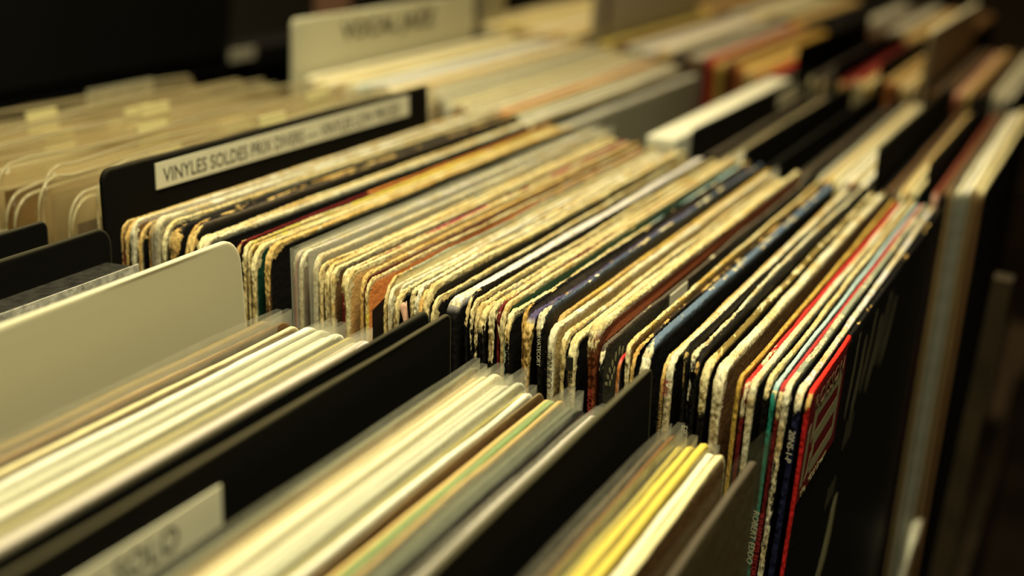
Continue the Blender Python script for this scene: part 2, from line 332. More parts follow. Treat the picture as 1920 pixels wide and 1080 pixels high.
# xl, xr, y: pixel of the near top corner of the spine; paper, top, spine, face; wear top / spine; options; look
MAIN = [
 (219,225,421, CRM, CRM, ORG, BRN, .8, .4, dict(), 'cream-topped sleeve with an orange spine'),
 (225.5,231,420, ORC, CRM, MAR, BRN, .7, .0, dict(), 'cream-topped sleeve with a dark red spine'),
 (231.5,239,421, ORC, BRN, BRN, BLK, .85, .5, dict(amp=.4, rf=.007), 'ochre-edged sleeve with a brown paper spine'),
 (243,252,417, PAL, WHT, GRY, BRN, .75, .8, dict(rf=.006), 'pale worn sleeve with a cream spine'),
 (255,262,424, ORC, CRM, CRM, BLK, .9, .5, dict(rf=.009, amp=.4), 'sleeve with a broad rounded ochre corner and black face'),
 (275,280.5,424, ORC, BRN, ORG, BRN, .5, .2, dict(), 'thin sleeve with a rusty orange spine'),
 (281,285,424, TAN, BRN, BRN, BRN, .5, .3, dict(), 'thin brown sleeve with a tan top edge'),
 (286,301,411, PAL, WHT, GRY, BRN, .5, .6, dict(bag=1, amp=.2), 'thick pale sleeve in a milky plastic cover'),
 (302.5,311,423, CRM, PAL, CRM, BLK, .95, .75, dict(rf=.009, amp=.5), 'sleeve with a shaggy cream corner before a black gatefold'),
 (318,341,434, ORC, BLK, BLK, BLK, -.12, -.3, dict(rf=.006, ridges=2, amp=.35), 'thick black gatefold with a scuffed top edge'),
 (343,351,419, ORC, BLK, ORC, BLK, .45, .8, dict(rf=.012, amp=.35), 'black sleeve with a wide ochre rounded corner'),
 (351.5,359,427, ORC, CHB, BRN, BLK, .12, .7, dict(rf=.011, amp=.4), 'charcoal sleeve edged in torn brown board'),
 (365.5,376,451, CRM, CRM, CRM, BLK, .95, .9, dict(rf=.006, ridges=2, amp=.55), 'fat cream sleeve with a wrinkled corner'),
 (376.8,387.5,454, PAL, PAL, CRM, BLK, .75, .8, dict(amp=.45), 'cream sleeve with a black gap along its face'),
 (440,446,457, TAN, MAR, MAR, BLK, -.1, .0, dict(segs=[(.10, .4, ORG, -.05)]), 'thin dark red sleeve behind the grey-white divider'),
 (452,461,462, CRM, OLV, OLV, CHB, .45, .4, dict(amp=.5, segs=[(.08, .24, YEL, .2)]), 'olive-topped sleeve with a mottled rough edge'),
 (462,467,465, CRM, YEL, CRM, BRN, .7, .7, dict(), 'thin sleeve with a pale yellow edge'),
 (467.5,478,468, CRM, PAL, CRM, DGR, .95, .85, dict(rf=.009, amp=.45), 'cream-rimmed sleeve with a dark green face'),
 (494,504.5,465, ORC, CRM, BRN, BLK, .9, .25, dict(rf=.008, amp=.5), 'brown-spined sleeve with a broad black face'),
 (551,558,458, PAL, WHT, (.45,.10,.08), BLK, .5, -.1, dict(bag=1, amp=.25), 'milky plastic-covered sleeve with a pinkish red spine'),
 (558.5,567.5,466, PAL, LAV, CRM, BRN, .45, .6, dict(bag=1, amp=.25, rf=.006), 'plastic-covered sleeve with a cream spine and brown face'),
 (584,596,482, PAL, GRY, GRY, BLK, .6, .45, dict(bag=1, amp=.3, rf=.006), 'grey-white plastic-covered sleeve with dark spots on its spine'),
 (598.5,605,500, CRM, GRN, CRM, BRN, .75, .9, dict(amp=.5), 'cream sleeve with a peeling strip along its spine'),
 (606,617,503, CRM, PAL, CRM, TAN, 1.0, .95, dict(ridges=3, rf=.007, amp=.5), 'thick cream sleeve with a split layered corner'),
 (617.5,626,508, CRM, PAL, TAN, BRN, .85, .6, dict(amp=.3), 'tan-spined sleeve with a cream top edge'),
 (640,646.5,512, CRM, (.4,.05,.08), MAR, MAR, .5, -.1, dict(amp=.4), 'thin sleeve with a crimson line on top'),
 (647,655,516, CRM, CRM, CRM, (.62,.36,.13), .9, .95, dict(rf=.006, amp=.4), 'cream-edged sleeve with an orange-tan face'),
 (673,681,517, ORC, CRM, TAN, MAR, .8, .35, dict(rf=.007, amp=.45), 'ochre-edged sleeve with a tan spine'),
 (682,692,529, CRM, PAL, YEL, (.66,.24,.07), 1.0, .3, dict(rf=.006, amp=.45, patch='black'), 'cream-rimmed sleeve with yellow spine and orange-red face'),
 (707,716,532, TAN, MUS, TAN, TAN, .5, .4, dict(inset=.012), 'plain tan sleeve pushed back in the row'),
 (719.5,725,530, CRM, GRN, CRM, CRM, .45, .7, dict(rf=.010, amp=.5, segs=[(.02, .11, GRN, -.1), (.11, .2, GRN, .25)]), 'sleeve with a grey-green band on its top edge'),
 (725.5,734,543, PAL, PAL, CRM, TAN, .7, .8, dict(amp=.25, rf=.006), 'smooth cream sleeve with a pale tan face'),
 (747,751,541, PAL, WHT, WHT, BLK, .4, .4, dict(inset=.006), 'thin white-edged sleeve set back from its neighbours'),
 (738,748,556, CRM, PAL, BLK, BLK, .75, .35, dict(rf=.007, amp=.7, flap=PNK), 'black sleeve with a torn pink flap at its corner'),
 (768,775,545, CRM, CHB, CRM, BLK, .5, .75, dict(amp=.6), 'speckled-edged sleeve with a cream spine'),
 (776,784,542, PAL, WHT, CRM, BLK, .75, .9, dict(rf=.008, amp=.6, gape=.25), 'sleeve with a bulging white paper corner'),
 (784.5,791,553, ORC, CRM, ORC, BLK, .8, .7, dict(rf=.008, amp=.7), 'sleeve with a crumbling orange-tan corner'),
 (791.5,804,545, CRM, CRM, GRN, BLK, .95, .35, dict(ridges=3, rf=.009, amp=.55), 'thick many-layered cream sleeve with a grey-green spine'),
 (807,815,566, CRM, CRM, CRM, BLK, .9, .9, dict(rf=.008, amp=.5), 'fibrous cream sleeve with black gaps on both sides'),
 (836,860,571, PAL, LAV, BLK, BLK, .1, -1.2, dict(rf=.005, amp=.35, ridges=2), 'wide grey-topped sleeve'),
 (871,878,560, CRM, BLK, BLK, BLK, -.1, -.3, dict(rf=.010, amp=.5), 'black sleeve with a ragged top edge'),
 (881,888,571, CRM, CRM, BLK, BLK, .75, .15, dict(rf=.006, amp=.5), 'black-spined sleeve with a split cream top'),
 (888.5,897,580, CRM, PAL, BLK, BLK, .8, .2, dict(rf=.006, amp=.8), 'black sleeve with cream torn drips down its spine'),
 (898,911,586, CRM, PAL, BLK, BLK, .85, -.1, dict(rf=.007, amp=.6, ridges=2), 'black gatefold with a wide frayed cream edge'),
 (914,927,575, CRM, CRM, BLK, BLK, .8, .2, dict(rf=.006, amp=.7, flap=CRM), 'black sleeve with a hanging cream paper flap'),
 (930,936,576, CRM, MAR, MAR, MAR, .1, -.3, dict(amp=.3), 'thin dark red sleeve beside the hanging paper flap'),
 (937,946.5,576, CRM, CRM, TAN, DGR, .95, .65, dict(rf=.008, amp=.4, ridges=2), 'tan-spined sleeve with a dark green face'),
 (947,957,597, CRM, PAL, BLK, BLK, .7, .0, dict(rf=.007, amp=.7, band=PTEAL, segs=[(.16, .4, LBL, .05)], txt=[('VIRGIN', .0027, .0070, M_WINK, .0)]), 'black sleeve with a pale teal strip and white lettering'),
 (978,985,581, ORC, BLK, BRN, CHB, .2, .3, dict(rf=.007, amp=.5), 'dark sleeve with an ochre corner tip'),
 (984,993,601, ORC, (.075,.06,.14), CRM, BLK, .0, .85, dict(rf=.006, amp=.8, gape=.8), 'sleeve with a crumbled cream corner and blue-purple top'),
 (1009,1017,590, PAL, (.07,.09,.14), BLK, BLK, .22, -.1, dict(rf=.006, amp=.8, gape=.8, txt=[('BRVATECORY', .0019, .0058, M_WINK, .0)]), 'black sleeve with crumbly corner and spaced spine lettering'),
 (1036,1046,601, TAN, MUS, TAN, BRN, .5, .5, dict(inset=.010, rf=.010), 'ochre sleeve with a rounded corner set back'),
 (1026.5,1040,620, PAL, WHT, CRM, TAN, .7, .8, dict(rf=.006, amp=.35, bag=0, txt=[('JON JECO', .0029, .0070, M_INK, .12)]), 'cream sleeve with black handwriting on its spine'),
 (1051,1061,633, CRM, PAL, BLK, BLK, .8, .38, dict(rf=.006, amp=.5), 'sleeve with a black and cream mottled spine'),
 (1063.5,1079,640, CRM, CRM, CRM, BLK, .9, .9, dict(rf=.007, amp=.4, bar=(.0052, .0098), txt=[('BILL WYNN', .0033, .0108, M_INK, .0)]), 'cream sleeve with a boxed black title on its spine'),
 (1105,1119,619, CRM, PAL, BRR, BRR, .85, -.1, dict(rf=.007, amp=.7, gape=.8, ridges=2, txt=[('RECORDS', .0026, .020, M_RINK, .0)]), 'brown sleeve with a big bulging cream corner'),
 (1124,1132,652, PAL, CHB, BLK, (.045,.040,.028), .1, -.1, dict(rf=.006, amp=.4, gape=.2, laurel=1, tag=(.074, .096)), 'dark olive sleeve printed with pale laurel leaves'),
 (1156,1160,676, ORG, RED, PNK, BLK, -.6, -.2, dict(amp=.2, inset=-.004), 'thin bright red-topped sleeve with a pink spine'),
 (1172,1181,646, CRM, MUS, CRM, BRN, .65, .45, dict(rf=.006, amp=.5, ridges=2), 'wide tan-topped sleeve with a knotted corner'),
 (1181.5,1189,660, ORC, DRK, BLK, BLK, .32, .35, dict(rf=.008, amp=.6), 'brown-topped sleeve with an ochre crumbling spine'),
 (1199,1216,661, PAL, (.11,.16,.25), BLK, BLK, .12, .1, dict(rf=.010, amp=.6), 'blue-edged black sleeve with a frayed ochre corner'),
 (1240,1247,679, ORC, CRM, CRM, BLK, .9, .8, dict(rf=.009, amp=.35, txt=[('THE MAJESTIC', .0022, .0125, M_INK, .0)]), 'thin ochre-edged sleeve beside the plain black divider'),
 (1247.5,1263,676, PAL, PAL, CRM, BLK, .85, .85, dict(rf=.007, amp=.45, txt=[('Kim', .0036, .0060, M_RINK, .2)]), 'cream sleeve with red handwriting on its spine'),
 (1285,1292,654, ORC, BLK, BLK, BLK, -.4, -.4, dict(rf=.006, amp=.4), 'black sleeve with one small ochre corner tip'),
 (1292.5,1301,667, PAL, PAL, BLK, BLK, .75, -.3, dict(rf=.006, amp=.9, txt=[('EP', .0028, .0235, M_WINK, .0)]), 'black sleeve with a frayed pinkish-white top edge'),
 (1302,1311,672, ORC, BLK, BLK, BLK, -.2, -.2, dict(rf=.006, amp=.6), 'glossy black sleeve with a hooked ochre corner'),
 (1314,1329,690, CRM, (.20,.14,.04), BLK, BLK, .38, -.05, dict(rf=.007, amp=.5, ridges=2, gape=.15), 'olive and black sleeve with a split V-shaped corner'),
 (1339,1360,697, PAL, PAL, CRM, BRN, .95, .9, dict(rf=.008, amp=.45, ridges=2), 'fat cream gatefold with a dark slit along its top'),
 (1381,1391,712, MUS, MUS, MUS, BRR, .35, .35, dict(rf=.006, amp=.3), 'mustard sleeve with a mustard spine'),
 (1392,1402,721, PAL, RED, MAR, BLK, -.1, -.2, dict(rf=.005, amp=.35, segs=[(0, .028, RED, .42), (.028, .06, RED, .12)]), 'red and white-flecked sleeve with a maroon spine'),
 (1405,1419,722, PAL, PAL, PAL, BLK, .8, .6, dict(rf=.005, amp=.35), 'plain white sleeve with a pale smooth spine'),
 (1436,1447,714, CRM, CRM, BLK, BLK, .9, -.3, dict(rf=.006, amp=.4, ridges=2), 'cream-topped gatefold with a black spine'),
 (1448,1457,727, CRM, LBL, TEAL, BLK, .02, -.35, dict(rf=.006, amp=.4, txt=[('ROBERT EDDO', .0028, .0420, M_WINK, .15)]), 'pale blue-topped sleeve with a teal spine'),
 (1459.5,1469,729, CRM, (.42,.04,.04), MAR, BLK, -.15, -.35, dict(rf=.005, amp=.4, txt=[('AWARENESS RECORDS', .0024, .0430, M_RINK, .0)]), 'dull red-topped sleeve with a maroon spine'),
 (1470.5,1484,730, PAL, GG, BLK, BLK, .32, .42, dict(rf=.006, amp=.5), 'grey mottled sleeve with a torn cream spine'),
 (1491,1505,738, PAL, LAV, NAV, BLK, .45, -.25, dict(rf=.005, amp=.45, txt=[('20NS-1-P', .0028, .0120, M_WINK, .1)]), 'white-edged sleeve with a navy lettered spine'),
 (1513,1523,741, ORC, (.70,.025,.015), (.55,.02,.02), BLK, -.1, -.35, dict(rf=.005, amp=.3, logo=1, segs=[(.068, .4, BLK, .10)]), 'red-edged black sleeve with a beige emblem on its cover'),
]
main_n = len(MAIN)
_YT = []
for (xl, xr, py, pap, top, spi, fac, wt, ws, op, look) in MAIN:
    a = at((xl+xr)/2, py, 0, op.get('inset', 0.)); d = np.dot(np.array([op.get('inset', 0.), a[1], 0])-CAM, CF_)
    _YT.append([a[1], (xr-xl)/(.905*FPX/d)*.80])
_or = sorted(range(main_n), key=lambda q: -_YT[q][0])
for _ in range(3):
    for q1, q2 in zip(_or, _or[1:]):
        gap = _YT[q1][0]-_YT[q2][0]; lim = max(.86*gap, .0008); sm = (_YT[q1][1]+_YT[q2][1])/2
        if sm > lim:
            _YT[q1][1] *= max(.5, lim/sm); _YT[q2][1] *= max(.5, lim/sm)
for k, (xl, xr, py, pap, top, spi, fac, wt, ws, op, look) in enumerate(MAIN):
    xo = op.get('inset', 0.)
    a = at((xl+xr)/2, py, 0, xo)
    Y = a[1]; Z = float(np.clip(a[2], -.010, .006))
    d = np.dot(np.array([xo, Y, Z])-CAM, CF_); t = max(.0009, _YT[k][1])
    lean = main_lean(Y) + .0005*math.sin(k*2.3)
    loc, rot = place((xo, Y, Z), lean, H0, .0008*math.sin(k*1.7))
    j = main_n-1-k
    where = '' if j == 0 else ', ' + (ordinal(j) + ' from the red-edged emblem sleeve')
    lab = look + where
    w = lab.replace('-', ' ').split()
    r = thing('record_sleeve', lab, 'record', loc, rot, 'worn record sleeves in the middle row')
    kw = dict(amp=op.get('amp', .3), ridges=op.get('ridges', 1), rf=op.get('rf', .005), rb=.006, gape=op.get('gape', 0), segs=op.get('segs', ()))
    cv, sp, te = sleeve_mesh(r, t, k+1., pap, top, spi, fac, wt, ws, **kw)
    yl = -t/2-.00006
    if op.get('bag'): bag(r, t, .3125, H0, M_POLY, k*1.3, over=.004, up=.0022, flare=.0007)
    if op.get('band'):
        V, F = box_vf((-.0011, t*.18, .05), (.001, t*.5, H0-.008))
        mesh_obj('spine_band', V, F, simple('teal_strip', op['band'], .5), sp, smooth=False)
    for (tx, sz, drop, tm, sh) in op.get('txt', []):
        tp = .5+.5*(H0-drop-.01)/H0
        text_part('spine_lettering', tx, sz, (-.40*t-.00045, sz*.33, H0-drop), (0, 0, -1), (0, -1, 0), tm, sp, squeeze=1.0, shear=sh)
    if op.get('flap'):
        # a torn scrap of the board's facing that hangs from the corner
        pts = []; nu, nv = 7, 12; V = []
        for j2 in range(nv):
            v = j2/(nv-1); wd = (.0048*(1-.25*v) if op['flap'] == PNK else .0050*math.sin(math.pi*(.18+.8*v)))
            for i in range(nu):
                u = i/(nu-1)-.5
                V.append((.0022 + u*wd, -t/2-.0010-.0012*math.sin(v*2.5)-.0006*math.cos(u*5+v*3), H0-.003-.017*v-.001*math.sin(u*7)))
        F = [(j2*nu+i, j2*nu+i+1, (j2+1)*nu+i+1, (j2+1)*nu+i) for j2 in range(nv-1) for i in range(nu-1)]
        o = mesh_obj('torn_flap', V, F, simple('torn_facing', op['flap'], .85, .1, .2, 300), te)
        md = o.modifiers.new('s', 'SOLIDIFY'); md.thickness = .0003
    if op.get('patch'):
        flat_shape('cover_print', [[(.0030, H0-.0110), (.0150, H0-.0080), (.0150, H0-.2), (.0025, H0-.2)]], 0, lambda p, q, l: (p, yl-.00004+l, q), M_DARKW, cv)
    if op.get('tag'):
        V, F = box_vf((op['tag'][0], yl-.0006, H0-.0150), (op['tag'][1], yl-.0002, H0-.0005)); mesh_obj('price_sticker', V, F, M_LABEL, cv, smooth=False)
    if op.get('bar'):
        V, F = box_vf((-.40*t-.0007, -.0011, H0-op['bar'][1]), (-.40*t+.0002, .0011, H0-op['bar'][0])); mesh_obj('title_block', V, F, M_INK, sp, smooth=False)
    if op.get('laurel'):
        lv = simple('laurel_ink', (.30, .26, .13), .6)
        polys = []
        for (px, qy, an, L_) in [(1161,658,78,.0036), (1167,658,70,.0034), (1154,669,80,.0036), (1148,682,96,.0032), (1151,694,70,.0026), (1143,695,110,.0028), (1147,707,75,.0024), (1139,707,125,.0026), (1136,720,150,.0024), (1143,719,80,.0022)]:
            Yf = Y-t/2
            for _q in range(3):
                Pq = at(px, qy, 1, Yf); Yf = Y-t/2-math.sin(lean)*(Z-Pq[2])
            cx, cz = Pq[0]-xo, H0-(Z-Pq[2])/math.cos(lean)
            an = math.radians(an); w_ = .0007; L_ *= .5; pl = []
            for q in range(12):
                ttt = q/12*2*math.pi; ex = math.cos(ttt)*L_; ey = math.sin(ttt)*w_*(1-abs(math.cos(ttt))**3*.6)
                pl.append((cx+1.4*(ex*math.cos(an)-ey*math.sin(an)), cz+ex*math.sin(an)+ey*math.cos(an)))
            polys.append(pl)
        flat_shape('laurel_print', polys, -.00005, lambda p, q, l: (p, yl*1.0+l-.00004, q), lv, cv)
    if op.get('logo'):
        fm = lambda p, q, l: (p, (-t/2)*(.5+.5*(H0+q)/H0)-.00012-l, H0+q)
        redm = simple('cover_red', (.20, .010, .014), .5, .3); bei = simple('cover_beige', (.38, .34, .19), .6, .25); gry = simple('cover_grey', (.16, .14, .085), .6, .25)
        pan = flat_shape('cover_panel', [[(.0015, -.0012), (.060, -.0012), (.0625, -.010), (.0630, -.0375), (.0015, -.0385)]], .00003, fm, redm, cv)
        def arc(cx, cz, r, a0, a1, n=6):
            return [(cx+r*math.cos(math.radians(a0+(a1-a0)*i/n)), cz+r*math.sin(math.radians(a0+(a1-a0)*i/n))) for i in range(n+1)]
        bei_polys = [
            [(.004, -.0335), (.004, -.0140), (.0075, -.0120), (.0075, -.0335)],                    # left bar
            [(.0105, -.0200), (.0115, -.0125)] + arc(.0155, -.0115, .0035, 180, 90) + arc(.0545, -.0105, .003, 90, 0) + [(.0575, -.0180), (.0530, -.0180), (.0530, -.0125), (.0170, -.0125), (.0155, -.0190)],
            [(.0150, -.0230), (.0165, -.0180), (.0530, -.0172), (.0575, -.0172), (.0575, -.0225)] + [(.0560, -.0232), (.0530, -.0225), (.0190, -.0232)],
            [(.0125, -.0290), (.0140, -.0255), (.0190, -.0232)] + [(.0190, -.0275), (.0155, -.0300)],
            [(.0530, -.0225), (.0575, -.0225)] + arc(.0535, -.0290, .0042, 20, -90) + [(.0180, -.0335), (.0165, -.0315), (.0100, -.0330), (.0165, -.0265), (.0185, -.0290), (.0530, -.0285)],
        ]
        flat_shape('emblem', bei_polys, .00006, fm, bei, pan)
        text_part('cover_lettering', 'ROISSON', .0085, (.008, -t/2-.0003, H0-.0090), (1, 0, 0), (0, 0, 1), simple('dull_beige', (.24, .13, .07), .6), pan, squeeze=1.4)
        text_part('cover_lettering', 'the, YOU Dream', .0040, (.006, -t/2*.95-.0003, H0-.0375), (1, 0, 0), (0, 0, 1), bei, pan, squeeze=1.5, shear=.15)
        def stroke(cx, cz, ln, wd, an):
            an = math.radians(an); out = []
            for q in range(14):
                ttt = q/14*2*math.pi; ex = math.cos(ttt)*ln/2; ey = math.sin(ttt)*wd/2*(1+.4*math.sin(3*ttt))
                out.append((cx+ex*math.cos(an)-ey*math.sin(an), cz+ex*math.sin(an)+ey*math.cos(an)))
            return out
        flat_shape('cover_picture', [stroke(.088, -.090, .042, .013, 62), stroke(.078, -.102, .022, .004, 60)], .00004, fm, bei, cv)
        flat_shape('cover_picture', [stroke(.085+.017*i, -.020-.006*(i % 2), .034, .0045+.002*(i % 2), 80-6*i) for i in range(6)] +
                   [stroke(.092+.006*i, -.046, .012, .0016, 78) for i in range(3)] + [stroke(.072+.006*i, -.064, .009, .0014, 75) for i in range(3)], .00003, fm, gry, cv)

# ------------------------------------------------------------------ generic cards and blurred rows
def divider(name, label, X, Y, Z, W, H, t, mat, lean=.1, rf=.005, rb=.005, group='divider cards', ink=None, edge=None, txt=None, wt=-.1):
    loc, rot = place((X, Y, Z), lean, H)
    r = thing(name, label, 'divider', loc, rot, group)
    c = ink; e = edge or ink
    sleeve_mesh(r, t, Y*97+X*31, e, e, c, c, -1.5, -1.5, amp=.12, rf=rf, rb=rb, W=W, H=H, fine=.002, taper=1., mats=[mat]*3, wn=.4, names=('panel', 'side_edge', 'top_edge'), lump=.2, rim=.0012)
    return r
def card_label(r, t, x0, x1, z0, z1, H, txt, size, tx, tz, tm=None, name='label', lm=None, squeeze=1.):
    V, F = box_vf((x0, -t/2-.0006, H+z0), (x1, -t/2-.00015, H+z1))
    lb = mesh_obj(name, V, F, lm or M_LABEL, r, smooth=False)
    if txt: text_part('lettering', txt, size, (tx, -t/2-.00068, H+tz), (1, 0, 0), (0, 0, 1), tm or M_INK, lb, squeeze=squeeze)
    return lb
def soft(X, Y, Z, t, top, spine, face, label, group, seed, wt=-.4, ws=-.3, pap=CRM, plast=None, lean=.1, W=.3125, amp=.25, over=.007, up=.003, flare=.0007, H=H0):
    loc, rot = place((X, Y, Z), lean, H)
    r = thing('record_sleeve', label, 'record', loc, rot, group)
    sleeve_mesh(r, t, seed, pap, top, spine, face, wt, ws, amp=amp, W=W, H=H, fine=.0025, rf=.005, rb=.006, ridges=1, wn=.45)
    if plast: bag(r, t, W, H, plast, seed, over*.95*_h(np.array([seed*3.1]), 2.)[0]**1.6, up*(.3+_h(np.array([seed*1.7]), 5.)[0]), flare)
    return r
BK = (.006, .0055, .0045); BKE = (.05, .045, .03)
LEAN = .1

# --- the row before the sharp one (its far ends touch the worn spines)
XA = -.3265
gname = 'black dividers of the row before the worn sleeves'
divider('divider_card', 'short plain black divider standing behind the black box set', XA, .2735, .0055, .300, H0, .0016, M_BOARD, .1, .003, .003, gname, BK, BKE)
divider('divider_card', 'taller plain black divider with rounded corner directly behind the black box set', XA, .2567, .0040, .314, H0, .0016, M_BOARD, .1, .003, .007, gname, BK, BKE)
# box set
loc, rot = place((XA, .2485, -.0075), .1)
r = thing('box_set', 'thick black textured box set beside the grey-white divider', 'box', loc, rot)
V, F = box_vf((0, -.0065, 0), (.311, .0065, H0)); o = mesh_obj('lid', V, F, simple('black_leatherette', (.018, .017, .015), .45, .5, .6, 260, .6), r, smooth=False)
md = o.modifiers.new('b', 'BEVEL'); md.width = .0012; md.segments = 3
boxes('wrapper_edge', [((0.001, -.0072, H0-.006), (.312, -.0066, H0+.0004))], simple('shrink_wrap', (.55, .52, .45), .15, .8, .4, 300, .5), r)
divider('divider_card', 'large grey-white divider board with a rounded corner', XA, .2035, .0105, .3155, H0, .0022, M_BOARD, .15, .005, .0095, None, (.44, .405, .28), (.66, .62, .46), wt=.2)

def run(seq, X, y0, y1, z0, z1, anchor, group, noun='sleeve', lean=.1, tf=.72, plast=M_POLY, W=.3125, seed=0, xj=.002, side='past', **kw):
    n = len(seq)
    for i, it in enumerate(seq):
        top, spine, face, pl, look = it[:5]; tk = it[5] if len(it) > 5 else 1.
        f = (i+.5)/n; Y = y0+(y1-y0)*f; Z = z0+(z1-z0)*f + .0012*math.sin(i*2.1+seed)
        lab = '%s %s, %s %s' % (look, noun, ordinal(i+1), anchor)
        soft(X+xj*math.sin(i*1.9+seed), Y, Z, abs(y1-y0)/n*tf*tk, top, spine, face, lab, group, seed+i*1.37+.3, plast=plast if pl else None, lean=lean+.0004*math.sin(i*1.3), W=W, **kw)
p = 'plastic-covered '
run([((.26,.19,.08),BRN,BRN,1,'olive-brown '+p), (TAN,BRN,BRN,0,'tan worn', .7), (BRN,BRN,BRN,1,'brown '+p, .6), (CRM,CRM,BRN,0,'cream worn', .6), ((.28,.03,.03),MAR,BRN,0,'dark red thin', .25), (PWH,WHT,GRY,1,'white '+p), (PGR,GRY,GRY,1,'greenish white '+p),
     (PWH,WHT,GRY,1,'milk-white '+p), (PWH,PAL,GRY,1,'bright white '+p), (OLV,OLV,OLV,0,'thin yellow-edged', .4), (PAL,CRM,GRY,1,'cream '+p), (LAV,LAV,GRY,1,'pinkish cream '+p), ((.45,.20,.08),ORG,BRN,0,'thin orange-edged', .3),
     (PAL,CRM,GRY,1,'pale cream '+p), (PGR,GRN,GRY,1,'greenish cream '+p), ((.66,.60,.40),GRN,GRY,1,'dull cream '+p)],
    XA, .1880, .1300, -.0150, -.0120, 'from the grey-white divider toward the black divider pair', 'sleeves between the grey-white divider and the black pair', seed=3)
# the pair of black boards, one of them labelled
g2 = None
divider('divider_card', 'plain black board of the divider pair, without a label', XA, .1268, .0020, .313, H0, .0014, M_BOARD, .1, .003, .004, g2, BK, (.05, .045, .03), wt=.1)
r = divider('divider_card', 'black divider board with a cream lettered label, of the divider pair', XA, .1200, .0020, .3145, H0, .0016, M_BOARD, .1, .003, .003, g2, BK, (.075, .065, .04), wt=.35)
card_label(r, .0016, .06, .1775, -.0195, -.0085, H0, 'CARRIERE + SOLO', .0090, .0795, -.0172, squeeze=1.08)
run([(DGG,GRY,BRN,1,'dark grey '+p, .7), (TAN,GRY,BRN,1,'grey-tan '+p), ((.80,.70,.45),CRM,GRY,1,'cream '+p), ((.86,.80,.60),PAL,GRY,1,'pale cream '+p, 1.2), ((.88,.83,.66),PAL,GRY,1,'bright cream '+p, 1.2), (PWH,WHT,GRY,1,'white '+p), (PGR,WHT,GRY,1,'off-white '+p), ((.40,.34,.08),OLV,OLV,0,'olive-yellow edged', .7),
     (PWH,TAN,BRN,1,'milk-white '+p), ((.24,.17,.09),BRN,BRN,0,'brown thin', .3), (TAN,TAN,BRN,0,'light tan', .7), (GRE,GRE,GRE,0,'green-edged', 1.15), (TAN,TAN,GRY,1,'tan '+p, .8), (DGG,GRY,CHB,1,'grey-green '+p), ((.10,.105,.08),CHB,CHB,1,'charcoal '+p), (BLK,CHB,CHB,0,'black thin', .5),
     (LAV,LAV,GRY,1,'lavender-white '+p), (GG,GRY,GRY,1,'light grey '+p), (DGG,GRY,GRY,0,'dark thin', .5), (PAL,GRN,(.20,.20,.13),0,'thick cream-topped', 1.3)],
    XA, .1085, .0550, -.0135, -.0185, 'from the labelled black board toward the plain black divider', 'sleeves between the labelled board and the plain black divider', seed=21)
divider('divider_card', 'plain black divider board standing alone before the yellow-edged sleeves', XA, .0495, .0000, .3150, H0, .0018, M_BOARD, .09, .003, .003, None, BK, (.09, .08, .05), wt=.25)
run([(CHB,BLK,BLK,1,'black '+p, .5), (BRN,BRN,BLK,1,'dark brown '+p, .6), (OLV,OLV,BRN,1,'olive '+p, .8), (YEL,YEL,OLV,1,'yellow '+p), (YEL,YEL,OLV,0,'bright yellow'), (PAL,PAL,TAN,1,'pale yellow '+p), (CRM,CRM,BRN,0,'cream torn-edged')],
    XA, .0420, .0195, -.0195, -.0200, 'from the plain black divider toward the olive plastic cover', 'sleeves around the yellow pair', seed=44, lean=.06, amp=.4)
loc, rot = place((XA-.002, .0105, -.0185), .045)
r = thing('record_sleeve', 'brown-faced sleeve in an olive-tinted plastic cover, beside the cream torn-edged one', 'record', loc, rot)
sleeve_mesh(r, .0022, 5.1, CRM, CHB, BRN, (.10, .065, .025), .0, .0, W=.311, fine=.0025)
bag(r, .0022, .311, H0, M_OLIVE, 7.7, .012, .005, .001)
# beyond the box set, pale sleeve ends
run([(PAL,PAL,GRY,1,'pale '+p), (WHT,WHT,GRY,0,'white thin'), (CRM,CRM,BRN,0,'cream worn')], XA, .3080, .2800, -.008, -.010, 'behind the short black divider', 'sleeves behind the short black divider', seed=61)

